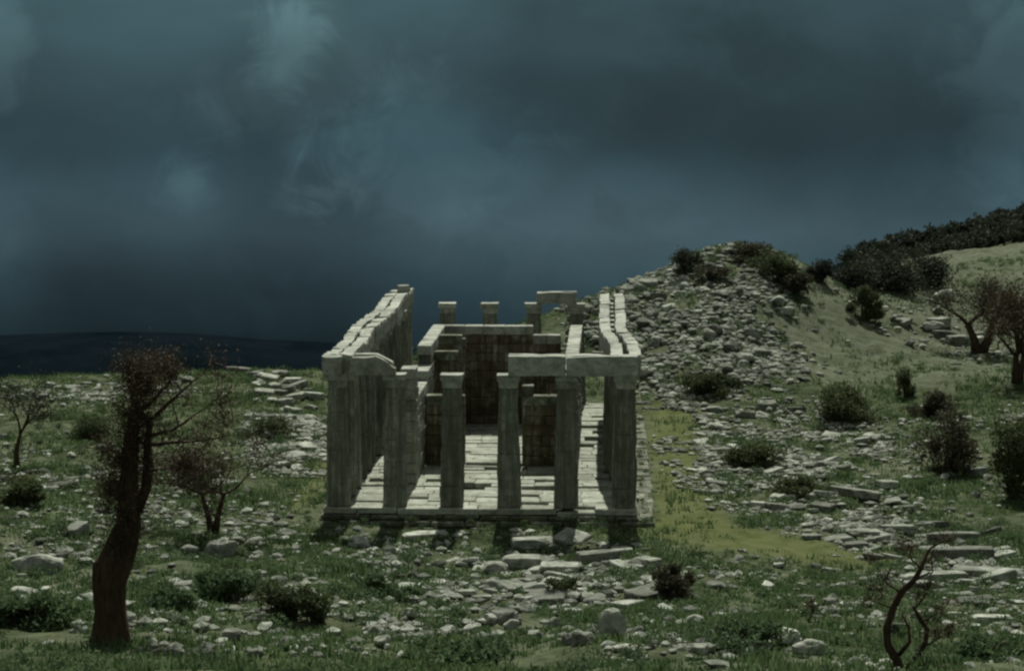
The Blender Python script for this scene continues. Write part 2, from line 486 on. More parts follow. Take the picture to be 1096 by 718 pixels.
def capital_mesh(seed):
    rs = random.Random(seed + 100); mb = MB(); z0 = COLH - .62
    prof = [(.455, 0), (.46, .1), (.47, .12), (.455, .135), (.475, .22), (.515, .30), (.53, .345), (.50, .36)]
    seg = 40; v, f = [], []
    for r, z in prof:
        for k in range(seg):
            t = 2 * math.pi * k / seg
            n = noise.noise(Vector((math.cos(t) * 1.5 + seed * 3, math.sin(t) * 1.5, z * 3)))
            v.append((math.cos(t) * (r - max(0, n - .1) * .16), math.sin(t) * (r - max(0, n - .1) * .16), z0 + z))
    for i in range(len(prof) - 1):
        for k in range(seg):
            f.append([i * seg + k, i * seg + (k + 1) % seg, (i + 1) * seg + (k + 1) % seg, (i + 1) * seg + k])
    f.append([(len(prof) - 1) * seg + k for k in range(seg)])
    mb.add(v, f)
    # abacus: subdivided slab with broken corners
    bm = bmesh.new(); bmesh.ops.create_cube(bm, size=1)
    bmesh.ops.subdivide_edges(bm, edges=bm.edges, cuts=4, use_grid_fill=True)
    for w in bm.verts:
        p = Vector((w.co.x * 1.08, w.co.y * 1.08, w.co.z * .26))
        n = noise.noise(p * 1.7 + Vector((seed * 5.1, 2, 7)))
        cor = max(0, abs(w.co.x) + abs(w.co.y) - .72)
        p.x *= 1 - max(0, n + .15) * cor * 1.1; p.y *= 1 - max(0, n + .15) * cor * 1.1
        p += Vector((noise.noise(p * 3), noise.noise(p * 3 + Vector((5, 5, 5))), noise.noise(p * 2.4 + Vector((1, 8, 3))))) * .02
        w.co = p + Vector((0, 0, z0 + .36 + .13))
    bm.verts.index_update()
    mb.add([tuple(w.co) for w in bm.verts], [[w.index for w in q.verts] for q in bm.faces]); bm.free()
    return mb.mesh('capital', M['entab'])
SH = [shaft_mesh(i) for i in range(4)]; CA = [capital_mesh(i) for i in range(5)]
SX = [-TW + 2 * TW / 5 * i for i in range(6)]
SY = [TLEN / 14 * i for i in range(15)]
def drift(s, side):                       # the right-hand beam has slipped sideways towards the far end
    return (-.6 * float(sstep(4, 13, np.array(s))) + .1) if side > 0 else .12 * math.sin(s * .35)
cols = []
for i, t in enumerate(SX):
    for j, s in enumerate(SY):
        if 0 < i < 5 and 0 < j < 14: continue
        o = link('column', random.choice(SH), temple)
        dx = drift(s, t) * .8 if i == 5 else 0
        o.location = (t + dx, s, 0); o.rotation_euler = (random.uniform(-.006, .006), random.uniform(-.006, .006), random.choice(range(20)) * math.pi / 10 + .08)
        c = link('capital', random.choice(CA), o); c.rotation_euler = (0, 0, -o.rotation_euler.z + random.uniform(-.05, .05))
        cols.append(o)

# architrave beams: two slabs side by side per span, ends rough
def slab_mesh(L, W, Hh, seed, taper=0.0):
    bm = bmesh.new(); bmesh.ops.create_cube(bm, size=1)
    bmesh.ops.subdivide_edges(bm, edges=bm.edges, cuts=6, use_grid_fill=True)
    for w in bm.verts:
        q = w.co.copy(); p = Vector((q.x * L, q.y * W, q.z * Hh))
        e = sum(1 for a in q if abs(a) > .49)
        n = noise.noise(p * 1.1 + Vector((seed * 3.7, 1, 4))); m = noise.noise(p * 3.1 + Vector((seed, 9, 2)))
        if e >= 2: p *= 1 - max(0, n + .25) * .07
        if q.z > .3: p.z -= max(0, n) * .14
        if taper and q.x > .1: p.z -= (q.x - .1) / .4 * taper * (.5 + q.z) * (1 + .4 * m)
        p += Vector((m, noise.noise(p * 2.7), noise.noise(p * 2.2 + Vector((4, 4, 4))) * .6)) * .035
        w.co = p
    me = bpy.data.meshes.new('architrave'); bm.to_mesh(me); bm.free(); me.materials.append(M['entab']); return me
AH = .92
SPAN = TLEN / 14
AV = [slab_mesh(SPAN - .03, .56, AH, i) for i in range(6)]
def beam(t, s, rz, mesh, dz=0.0):
    o = link('architrave', mesh, temple); o.location = (t, s, COLH + AH / 2 - .005 + dz); o.rotation_euler = (random.uniform(-.008, .008), random.uniform(-.008, .008), rz)
    return o
for side in (-1, 1):
    for j in range(14):
        sm = (j + .5) * SPAN
        d0, d1 = drift(j * SPAN, side), drift((j + 1) * SPAN, side)
        rz = math.pi / 2 - math.atan2(d1 - d0, SPAN)
        if j == 0: sm += .02
        if j == 13 and side > 0: continue
        for q in (-1, 1):
            gap = .34 if side < 0 else .42
            if side > 0 and q < 0 and j in (4,): dzz = -.0
            beam(side * TW + (d0 + d1) / 2 + q * gap + random.uniform(-.04, .04), sm + (.5 if j == 0 else 0) * 0, rz, random.choice(AV), random.uniform(-.02, .02))
        if side < 0 and j in (1, 2, 4, 5, 7, 8, 9, 11):      # backing blocks fallen against the inner face of the left beam
            pass
W5 = 2 * TW / 5
FV = [slab_mesh(W5 - .04, .5, AH, 20 + i) for i in range(3)]
LV = slab_mesh(W5 - .1, .5, AH, 31, .5)
# front left fragment, front right pair of spans, far fragment
for q in (-1, 1):
    beam(-TW + W5 / 2 + .36, -.30 * q - .08 - 0, 0, LV if q > 0 else slab_mesh(W5 - .5, .5, AH, 33, .35)).scale.x = .82
    beam(SX[3] + W5 / 2 - .02, -.30 * q - .05, 0, FV[0]).scale.x = 1.012; beam(SX[4] + W5 / 2 - .005, -.30 * q - .05, .004, FV[1] if q > 0 else FV[2])
    o = beam(SX[3] + W5 / 2 + .1, TLEN - .3 * q, 0, FV[2 if q > 0 else 1], -.1); o.scale = (.94, 1, .78)
for side, tt in ((-1, -TW - .22), (1, TW + .2)):            # corner stones closing the front beams
    o = link('architrave', slab_mesh(.9, .95, AH, 40 + side), temple); o.location = (tt - .0 * side, -.12, COLH + AH / 2 - .002)
crn = link('cornice_block', slab_mesh(.7, .6, .4, 51), temple); crn.location = (-TW + .2, SY[13], COLH + AH + .18); crn.rotation_euler = (0, 0, .3)

# cella: walls built in courses with ragged tops
def wall(t0, t1, s0, s1, prof, along='s', z0=0.0, name='cella_wall', mat='wall', parent=None):
    mb = MB(); cap = MB(); base_mb = mb; z = z0; hc = .52
    L0, L1 = (s0, s1) if along == 's' else (t0, t1)
    row = 0
    while True:
        a = L0 - (.5 if row % 2 else 0)
        any_ = False
        while a < L1 - .05:
            w = random.uniform(1.0, 1.5); b = min(a + w, L1)
            if L1 - b < .35: b = L1
            aa = max(a, L0); mid = (aa + b) / 2
            if b - aa > .15 and z + hc * .75 < prof(mid):
                any_ = True
                mb = cap if z + hc * 1.75 >= prof(mid) else base_mb
                o = random.uniform(-.02, .02)
                top = z + hc - .008
                if along == 's': mb.box(t0 + o, t1 + o, aa + .006, b - .006, z + .003, top, .025, .012)
                else: mb.box(aa + .006, b - .006, s0 + o, s1 + o, z + .003, top, .025, .012)
            a = b
        z += hc; row += 1
        if not any_ or z > 7: break
    o = base_mb.build(name, M[mat], parent or temple)
    if cap.v: cap.build('toned_top_course', M['entab' if mat == 'shaft' or s0 > 27 else 'step'], o)  # top blocks of flank and rear walls coloured paler to imitate sunlit tops
    return o
rag = lambda base, amp, sd: (lambda q: base + amp * noise.noise(Vector((q * .55 + sd, sd, .3))))
wall(-4.25, -3.48, 6.0, 7.5, lambda q: 6.1, name='anta', mat='shaft')
lw = wall(-4.25, -3.5, 7.53, 28.0, lambda q: (4.3 if q < 13.5 else 4.9 if q < 17 else 5.9) + .3 * noise.noise(Vector((q * .6, 1, 2))), mat='shaft')
rw = wall(3.72, 4.42, 6.0, 28.0, rag(6.0, .25, 4), mat='shaft')
wall(-3.48, 1.58, 27.2, 27.95, lambda q: 5.75, 't'); wall(1.6, 3.2, 27.2, 27.95, lambda q: 5.2, 't')
wall(-3.48, -1.45, 12.0, 12.75, rag(3.7, .3, 8), 't'); wall(1.5, 3.70, 12.0, 12.75, lambda q: 4.1 if q < 2.1 else 3.6, 't')
for s in (18.5, 22.0, 25.0):                             # short spur walls against the inner faces
    wall(-3.48, -2.2, s, s + .6, rag(5.5, .4, s), 't', name='spur_wall')
    if s > 20: wall(2.5, 3.70, s, s + .6, rag(4.2, .5, s + 3), 't', name='spur_wall')
th = MB(); th.box(-1.4, 1.45, 12.0, 13.0, .01, .16, .03, .02); th.build('threshold', M['floor'], temple)

# ------------------------------------------------------------------ stones
def boulder_mesh(seed):
    bm = bmesh.new(); bmesh.ops.create_icosphere(bm, subdivisions=3, radius=.5)
    rs = random.Random(seed); off = Vector((rs.uniform(-40, 40), rs.uniform(-40, 40), rs.uniform(-40, 40)))
    cuts = [(Vector((rs.gauss(0, 1), rs.gauss(0, 1), rs.gauss(0, .8))).normalized(), rs.uniform(.26, .42)) for _ in range(9)]
    for w in bm.verts:
        p = w.co
        for n, d in cuts:
            k = p.dot(n) - d
            if k > 0: p = p - n * k * .92
        p = p + w.normal * (noise.noise(p * 3 + off) * .07 + noise.noise(p * 9 + off) * .025)
        w.co = p
    me = bpy.data.meshes.new('stone'); bm.to_mesh(me); bm.free(); return me
def block_mesh(seed):
    rs = random.Random(seed); bm = bmesh.new(); bmesh.ops.create_cube(bm, size=1)
    bmesh.ops.subdivide_edges(bm, edges=bm.edges, cuts=5, use_grid_fill=True)
    off = Vector((rs.uniform(-40, 40), rs.uniform(-40, 40), 0))
    sk = rs.uniform(-.12, .12); cut = Vector((rs.choice((-1, 1)), rs.choice((-1, 1)) * rs.uniform(.3, 1), rs.uniform(-.2, .6))).normalized(); cd = rs.uniform(.42, .6)
    for w in bm.verts:
        p = w.co.copy(); p.x += p.y * sk
        k = p.dot(cut) - cd
        if k > 0: p -= cut * k * .9
        e = sum(1 for a in w.co if abs(a) > .49)
        n = noise.noise(p * 2.2 + off)
        if e >= 2: p *= 1 - .06 - max(0, n) * .12
        p += Vector((noise.noise(p * 4 + off), noise.noise(p * 4.3 - off), noise.noise(p * 3.7 + off * .5))) * .035
        w.co = p
    me = bpy.data.meshes.new('block'); bm.to_mesh(me); bm.free(); return me
def with_mat(me, m): 
    c = me.copy(); c.materials.append(M[m]); return c
_b = [boulder_mesh(i) for i in range(12)]; _k = [block_mesh(i) for i in range(12)]
BOUL = {m: [with_mat(x, m) for x in _b] for m in ('rock', 'rock_grey')}
BLOK = {m: [with_mat(x, m) for x in _k] for m in ('rock', 'rock_grey')}

def in_poly(u, v, P):
    c = False; j = len(P) - 1
    for i in range(len(P)):
        if (P[i][1] > v) != (P[j][1] > v) and u < (P[j][0] - P[i][0]) * (v - P[i][1]) / (P[j][1] - P[i][1]) + P[i][0]: c = not c
        j = i
    return c
# polygon on the photo where such stones lie, number, size range (m), share of squared blocks, flatness, material, wording
ZONES = [
 ('front', [(345, 572), (560, 572), (700, 588), (705, 650), (540, 655), (400, 632)], 66, (.5, 1.7), .7, .32, 'rock', 'fallen temple slab', 'in the litter of blocks before the front steps', 'fallen slabs before the front steps'),
 ('row', [(345, 650), (560, 652), (800, 676), (800, 712), (560, 690), (345, 690)], 44, (.35, .95), .15, .6, 'rock', 'pale weathered boulder', 'in the line of stones across the near foreground', 'boulders of the foreground line'),
 ('rim', [(232, 396), (342, 392), (342, 470), (330, 505), (295, 500), (280, 450)], 64, (.6, 1.7), .55, .42, 'rock', 'tumbled grey-white stone', 'on the rubble bank left of the temple', 'stones of the left rubble bank'),
 ('crest', [(0, 402), (235, 396), (235, 420), (0, 440)], 26, (.5, 1.2), .3, .45, 'rock_grey', 'grey stone', 'along the left crest against the dark valley', 'stones along the left crest'),
 ('leftfield', [(0, 470), (120, 470), (300, 545), (340, 600), (160, 600), (0, 590)], 40, (.4, 1.2), .15, .45, 'rock', 'lichened stone', 'in the scrub of the left field', 'stones in the left field'),
 ('nearleft', [(0, 590), (340, 610), (345, 712), (150, 712), (0, 640)], 30, (.4, 1.0), .2, .5, 'rock', 'rounded pale stone', 'in the grass behind or beside the big dark trunk', 'stones around the big dark trunk'),
 ('mound', [(612, 338), (640, 322), (672, 306), (735, 284), (770, 262), (795, 256), (835, 275), (850, 310), (835, 345), (850, 400), (800, 430), (700, 440), (690, 390), (620, 380)], 150, (.4, 1.6), .16, .6, 'rock_grey', 'limestone rock', 'piled on the rocky mound behind the temple', 'rocks of the mound'),
 ('scree', [(720, 440), (850, 430), (960, 470), (960, 560), (890, 600), (840, 580), (760, 530), (725, 500)], 110, (.45, 1.3), .65, .36, 'rock', 'strewn stone block', 'among the scattered ruins right of the grass path', 'ruin blocks right of the path'),
 ('slabs', [(860, 545), (960, 540), (1096, 585), (1096, 645), (1000, 640), (930, 605)], 34, (.8, 2.0), 1.0, .24, 'rock_grey', 'long flat stone slab', 'in the rows laid out at the right edge', 'long slabs laid out in rows'),
 ('slope', [(890, 300), (1000, 330), (1096, 360), (1096, 400), (960, 370), (900, 330)], 26, (.5, 1.8), .25, .55, 'rock', 'pale outcrop stone', 'on the dry grass slope at the upper right', 'outcrop stones on the upper slope'),
 ('farright', [(960, 450), (1096, 430), (1096, 540), (980, 520)], 16, (.4, 1.2), .4, .45, 'rock_grey', 'grey stone', 'between the bushes on the right slope', 'stones between the right bushes'),
 ('nearright', [(705, 590), (850, 600), (960, 640), (1096, 650), (1096, 712), (820, 712), (700, 660)], 30, (.35, 1.1), .3, .5, 'rock', 'half-buried stone', 'in the green grass of the right foreground', 'stones in the right foreground grass'),
]
stones = []
def put_stone(u, v, size, block, flat, mat, zone, rz=None, aspect=None, sink=None, tilt=.12, p=None):
    if p is None: p = hit(u, v)
    if p is None: return
    t, s = w2t(p.x, p.y)
    if -8.3 - size * .5 < t < 9.1 + size * .5 and -2.1 - size * .5 < s < TLEN + 2.2: return
    mesh = random.choice((BLOK if block else BOUL)[mat])
    o = bpy.data.objects.new('fallen_block' if block else 'boulder', mesh)
    a = aspect if aspect else random.uniform(.5, .95)
    hh = size * flat * random.uniform(.75, 1.25)
    o.scale = (size, size * a, hh)
    o.rotation_euler = (random.gauss(0, tilt), random.gauss(0, tilt), random.uniform(0, 6.28) if rz is None else rz)
    o.location = (p.x, p.y, p.z + hh * (.5 - (sink if sink is not None else random.uniform(.2, .45))))
    pu, pv, dep = project(o.location)
    stones.append(dict(o=o, zone=zone, px=size * F / dep, u=pu, v=pv, dep=dep, block=block))
for zi, (key, P, n, (s0, s1), bl, flat, mat, what, where, grp) in enumerate(ZONES):
    us = [p[0] for p in P]; vs = [p[1] for p in P]; k = 0; tries = 0
    while k < n and tries < 4000:
        tries += 1
        u, v = random.uniform(min(us), max(us)), random.uniform(min(vs), max(vs))
        if not in_poly(u + random.gauss(0, 9), v + random.gauss(0, 5), P): continue
        if key in ('front', 'scree', 'mound') and vnoise(np.array([u * .03]), np.array([v * .06]), 5)[0] < .34: continue
        size = s0 + (s1 - s0) * random.random() ** 1.9
        block = random.random() < bl
        put_stone(u, v, size, block, flat if not block else flat * .8, mat, zi,
                  rz=random.gauss(0, .22) if key == 'slabs' else (random.gauss(.1, .6) if key in ('front', 'scree') else None),
                  aspect=random.uniform(.25, .45) if key == 'slabs' else None)
        k += 1
# particular stones the photo shows
ZI = {z[0]: i for i, z in enumerate(ZONES)}
for u, v, size, block, flat, key, rz, asp in (
    (40, 612, 2.3, 0, .5, 'leftfield', .2, .6), (70, 522, 1.5, 0, .5, 'leftfield', .1, .7), (20, 640, 1.2, 0, .5, 'nearleft', .4, .8), (235, 592, 1.3, 1, .5, 'leftfield', 1.0, .8),
    (538, 664, 1.25, 0, .75, 'row', .4, .8), (655, 682, 1.2, 0, .8, 'row', 2.2, .8), (625, 690, .9, 0, .7, 'row', .4, .8), (865, 700, 1.2, 0, .45, 'nearright', .7, .7), (212, 704, .9, 0, .6, 'nearleft', .2, .7),
    (790, 273, 1.6, 0, .8, 'mound', .3, .8), (690, 303, 2.4, 1, .25, 'mound', .1, .5), (912, 530, 3.2, 1, .12, 'scree', 2.25, .2), (895, 580, 1.3, 1, .4, 'scree', .2, .6), (915, 587, 1.2, 1, .4, 'scree', .4, .6),
    (570, 585, 1.9, 1, .3, 'front', .12, .5), (558, 606, 1.7, 1, .34, 'front', .05, .6), (600, 612, 1.8, 1, .32, 'front', -.1, .6), (640, 600, 1.8, 1, .3, 'front', .25, .5), (455, 577, 2.1, 1, .25, 'front', .2, .5),
    (1062, 668, 1.5, 1, .25, 'nearright', .0, .5), (1020, 580, 2.4, 1, .2, 'slabs', .1, .35), (1030, 600, 2.8, 1, .2, 'slabs', .05, .3), (1060, 620, 3.0, 1, .2, 'slabs', -.08, .3), (1000, 622, 2.6, 1, .2, 'slabs', .06, .3),
    (1010, 320, 2.2, 0, .5, 'slope', .3, .7), (930, 306, 2.0, 1, .4, 'slope', 2.6, .5), (998, 354, 1.8, 0, .5, 'slope', .2, .7), (1026, 368, 1.9, 1, .5, 'slope', .6, .5), (1044, 372, 2.0, 1, .5, 'slope', 1.1, .5)):
    put_stone(u, v, size, block, flat, ZONES[ZI[key]][6], ZI[key], rz=rz, aspect=asp, tilt=.05)
# a little of the ruin lies at the far right corner of the temple terrace
merged = MB(); nk = {True: 0, False: 0}
stones.sort(key=lambda d: -d['px'])
by_zone = {}
for d in stones:
    if nk[bool(d['block'])] >= 285: 
        o = d['o']; mw = Matrix.LocRotScale(o.location, o.rotation_euler, o.scale)
        merged.add([tuple(mw @ w.co) for w in o.data.vertices], [list(q.vertices) for q in o.data.polygons]); bpy.data.objects.remove(o); continue
    nk[bool(d['block'])] += 1
    COL.objects.link(d['o']); by_zone.setdefault(d['zone'], []).append(d)
for zi, L in by_zone.items():
    key, what, where, grp = ZONES[zi][0], *ZONES[zi][7:10]
    used = set()
    def special(d, word):
        if id(d) in used: return
        used.add(id(d)); tag(d['o'], f'{word} {what} {where}'); 
    def pick(fn): return sorted(L, key=fn)
    special(pick(lambda d: -d['px'])[0], 'widest')
    qs = sorted(d['px'] for d in L); q1, q2 = qs[len(qs) // 3], qs[2 * len(qs) // 3]
    rest = [d for d in L if id(d) not in used]
    for fn, w in ((lambda d: d['u'], 'leftmost'), (lambda d: -d['u'], 'rightmost'), (lambda d: d['v'], 'farthest'), (lambda d: -d['v'], 'nearest')):
        d = sorted(L, key=fn)[0]
        special(d, w)
    for d in L:
        cat = 'stone block' if d['block'] else 'boulder'
        if id(d) not in used:
            sh = 'squared' if d['block'] else 'rough'
            w = what if sh not in what else what
            sz = 'small' if d['px'] < q1 else 'medium-sized' if d['px'] < q2 else 'large'
            tag(d['o'], f'{sz} {sh} {what} {where}')
        tag(d['o'], None, cat, grp)
if merged.v: tag(merged.build('rubble', M['rock']), 'small leftover rubble stones scattered among the larger blocks', 'rubble', kind='stuff')

# small loose stones: nobody could count them
pv, pf = [], []
lowb = []
for i in range(5):
    bm = bmesh.new(); bmesh.ops.create_icosphere(bm, subdivisions=1, radius=.5)
    for w in bm.verts: w.co *= 1 + .5 * noise.noise(w.co * 2.3 + Vector((i * 7, 0, 0)))
    bm.verts.index_update(); lowb.append((np.array([w.co for w in bm.verts]), np.array([[q.index for q in f.verts] for f in bm.faces]))); bm.free()
dens = [('front', 1300), ('row', 620), ('rim', 2000), ('crest', 600), ('leftfield', 1500), ('nearleft', 700), ('mound', 4200), ('scree', 3000), ('slabs', 800), ('slope', 300), ('farright', 300), ('nearright', 480)]
o_ = 0
pts = []
for key, n in dens:
    P = ZONES[ZI[key]][1]; us = [p[0] for p in P]; vs = [p[1] for p in P]
    W = [hit(u, v) for u, v in P]; W = [w for w in W if w is not None]
    # scatter over the ground area under the polygon, in world space
    wx = [w.x for w in W]; wy = [w.y for w in W]; c = 0; tr = 0
    while c < n and tr < 40:
        tr += 1
        xs = RNG.uniform(min(wx) - 1, max(wx) + 1, 3000); ys = RNG.uniform(min(wy) - 2, max(wy) + 2, 3000)
        zs = height(xs, ys)
        dens_n = fbm(xs * .33, ys * .33, 71) + .5; jus = RNG.normal(0, 22, 3000); jvs = RNG.normal(0, 9, 3000); thrs = RNG.uniform(.36, .56, 3000)
        for x_, y_, z_, dn_, ju, jv, thr in zip(xs, ys, zs, dens_n, jus, jvs, thrs):
            if c >= n: break
            u, v, _ = project((x_, y_, z_))
            t, s = w2t(x_, y_)
            if dn_ > thr and in_poly(u + ju, v + jv, P) and not (abs(t) < 8.1 and -2 < s < TLEN + 2): pts.append((x_, y_, z_, key)); c += 1
for x_, y_, z_, key in pts:
    vb, fb = lowb[int(RNG.integers(5))]
    sz = (.15 + .58 * RNG.random() ** 2.2) * (1.3 if key == 'mound' else 1)
    a = RNG.random() * 6.28
    q = vb * np.array([sz, sz * RNG.uniform(.6, 1), sz * RNG.uniform(.35, .75)])
    q = np.stack([q[:, 0] * math.cos(a) - q[:, 1] * math.sin(a) + x_, q[:, 0] * math.sin(a) + q[:, 1] * math.cos(a) + y_, q[:, 2] + z_ + sz * .06], 1)
    pv.append(q); pf.append(fb + o_); o_ += len(vb)
pv = np.concatenate(pv); pf = np.concatenate(pf)
lm = pydata('loose_stones', pv.tolist(), pf.tolist()); lm.materials.append(M['rock']); lm.materials.append(M['rock_grey'])
lm.polygons.foreach_set('material_index', np.repeat([1 if p[3] == 'mound' else 0 for p in pts], len(lowb[0][1])).astype(np.int32))
tag(link('loose_stones', lm), 'small loose limestone chips strewn over the hillside', 'loose stones', kind='stuff')

# ------------------------------------------------------------------ plants
def leaf_tris(cent, size, rs, up=0.0, asp=.55):
    """random leaf-sized triangles at the given centres"""
    n = len(cent)
    d = rs.normal(size=(n, 3)); d[:, 2] += up; d /= np.linalg.norm(d, axis=1)[:, None]
    e = np.cross(d, rs.normal(size=(n, 3))); e /= np.linalg.norm(e, axis=1)[:, None] + 1e-9
    s = size * rs.uniform(.6, 1.4, n)[:, None]
    a = cent - e * s * asp * .5; b = cent + e * s * asp * .5; c = cent + d * s
    return np.stack([a, b, c], 1).reshape(-1, 3)
def clump_points(n, rx, ry, rz, rs, lumps=9, hollow=.25):
    """points in an uneven crown made of several overlapping clumps"""
    C = rs.normal(size=(lumps, 3)); C /= np.linalg.norm(C, axis=1)[:, None]; C *= rs.uniform(.25, .8, (lumps, 1))
    rad = rs.uniform(.16, .5, lumps)
    k = rs.integers(0, lumps, n)
    d = rs.normal(size=(n, 3)); d /= np.linalg.norm(d, axis=1)[:, None]
    p = C[k] + d * (rad[k] * rs.random(n) ** .45)[:, None]
    return p * np.array([rx, ry, rz])

# grass: one sheet of tufts, thicker where the ground is not lawn or stone
def grass():
    x_ = RNG.uniform(-44, 64, 200000); y_ = RNG.uniform(46, 232, 200000)
    near = (y_ < 125)
    keep = RNG.random(len(x_)) < np.where(near, .95, .45)
    u = CU + F * x_ / y_; keep &= (u > -40) & (u < 1140)
    t, s = w2t(x_, y_); keep &= ~((t > -7.75) & (t < 8.7) & (s > -1.55) & (s < TLEN + 1.8))
    n1 = fbm(x_ * .3, y_ * .3, 61) + .5
    keep &= n1 > .36
    keep &= RNG.random(len(x_)) > .8 * lawn_mask(x_, y_)
    keep &= RNG.random(len(x_)) > .75 * pale_mask(x_, y_)
    
    x_, y_, n1 = x_[keep], y_[keep], n1[keep]; z_ = height(x_, y_)
    B = 6
    X = np.repeat(x_, B) + RNG.normal(0, .13, len(x_) * B); Y = np.repeat(y_, B) + RNG.normal(0, .13, len(x_) * B); Z = np.repeat(z_, B) - .03
    hgt = np.repeat(.10 + .42 * np.clip(n1 - .36, 0, .5) * 1.6, B) * RNG.uniform(.5, 1.4, len(X)); w = RNG.uniform(.025, .06, len(X))
    a = RNG.random(len(X)) * 6.28; lean = RNG.uniform(0, .6, len(X)) * hgt
    b2 = RNG.random(len(X)) * 6.28
    A = np.stack([X - np.cos(a) * w, Y - np.sin(a) * w, Z], 1); Bv = np.stack([X + np.cos(a) * w, Y + np.sin(a) * w, Z], 1)
    T = np.stack([X + np.cos(b2) * lean, Y + np.sin(b2) * lean, Z + hgt], 1)
    return np.stack([A, Bv, T], 1).reshape(-1, 3)
tag(link('grass', tris_mesh('grass', grass()), None, M['grass']), 'rough short grass and herbs covering the hillside', 'grass', kind='stuff')

def scrub():
    out = []
    for i in range(240):                                            # weeds on the steps and along the foot of the temple
        side = RNG.random()
        if side < .5: t, s_, zz = RNG.uniform(-8, 8), RNG.uniform(-1.6, -.85), None
        elif side < .75: t, s_, zz = RNG.uniform(7.5, 8.6), RNG.uniform(-1, TLEN), None
        else: t, s_, zz = RNG.uniform(-8.2, -7.4), RNG.uniform(-1, TLEN), None
        k = -.56 if (s_ > -1.15 and t < 8.0) else -.8
        p0 = t2w(t, s_); r = RNG.uniform(.08, .25); m = 40
        d = RNG.normal(size=(m, 3)); d /= np.linalg.norm(d, axis=1)[:, None]; d[:, 2] = np.abs(d[:, 2])
        out.append(leaf_tris(d * (RNG.random((m, 1)) ** .4) * np.array([r * 1.3, r, r]) + np.array([p0.x, p0.y, k]), .1, RNG, .6, .5))
    n = 9000
    x_ = RNG.uniform(-40, 60, n); y_ = RNG.uniform(48, 215, n)
    u = CU + F * x_ / y_; t, s = w2t(x_, y_)
    dn = fbm(x_ * .18, y_ * .18, 91) + .5
    k = (u > -30) & (u < 1130) & ~((np.abs(t) < 8.6) & (s > -2.2) & (s < TLEN + 2)) & (dn > .45) & (RNG.random(n) > lawn_mask(x_, y_) * 1.3) & (RNG.random(n) > pale_mask(x_, y_) * .8)
    k &= RNG.random(n) < np.where(y_ < 112, .95, .5)
    mx, my = RNG.normal(17, 5, 150), RNG.normal(182, 6, 150)         # scrub overgrowing the crest of the mound
    x_, y_ = np.concatenate([x_[k], mx]), np.concatenate([y_[k], my]); z_ = height(x_, y_)
    for a, b, c in zip(x_, y_, z_):
        r = RNG.uniform(.22, .62); m = int(50 + 130 * r)
        d = RNG.normal(size=(m, 3)); d /= np.linalg.norm(d, axis=1)[:, None]; d[:, 2] = np.abs(d[:, 2])
        p = d * (RNG.random((m, 1)) ** .4) * np.array([r, r * RNG.uniform(.7, 1.2), r * RNG.uniform(.5, .95)]) + np.array([a, b, c])
        out.append(leaf_tris(p, .12, RNG, .6, .5))
    return np.concatenate(out)
tag(link('low_scrub', tris_mesh('low_scrub', scrub()), None, M['scrub']), 'low cushions of scrub dotted all over the hillside', 'scrub', kind='stuff')

def shrub(u, v, wpx, hpx, label, mat='bush', group=None, dens=1.0, name='shrub'):
    p = hit(u, v); 
    if p is None: return
    _, _, dep = project(p); w, h = wpx * dep / F, hpx * dep / F
    root = empty(name, p); tag(root, label, 'shrub', group)
    rs = np.random.default_rng(int(u * 7 + v)); n = int(2400 * dens * max(.6, min(2.6, w * h * .5)))
    c = clump_points(n, w * .72, w * .6, h * .66, rs, 15) + np.array([0, 0, h * .33])
    c[:, 2] = np.maximum(c[:, 2], rs.uniform(.02, .2, len(c)))
    link('foliage', tris_mesh('foliage', leaf_tris(c, .11 + .025 * w, rs, .4)), root, M[mat])
    mb = MB()
    for i in range(6):
        a = rs.random() * 6.28; e = Vector((math.cos(a) * w * .3, math.sin(a) * w * .3, h * rs.uniform(.55, .9)))
        mb.tube([(0, 0, -.1), (e.x * .3, e.y * .3, e.z * .45), e], [.05, .035, .01], 5)
    mb.build('stem', M['bark'], root)
SG = 'shrubs on the hillside'
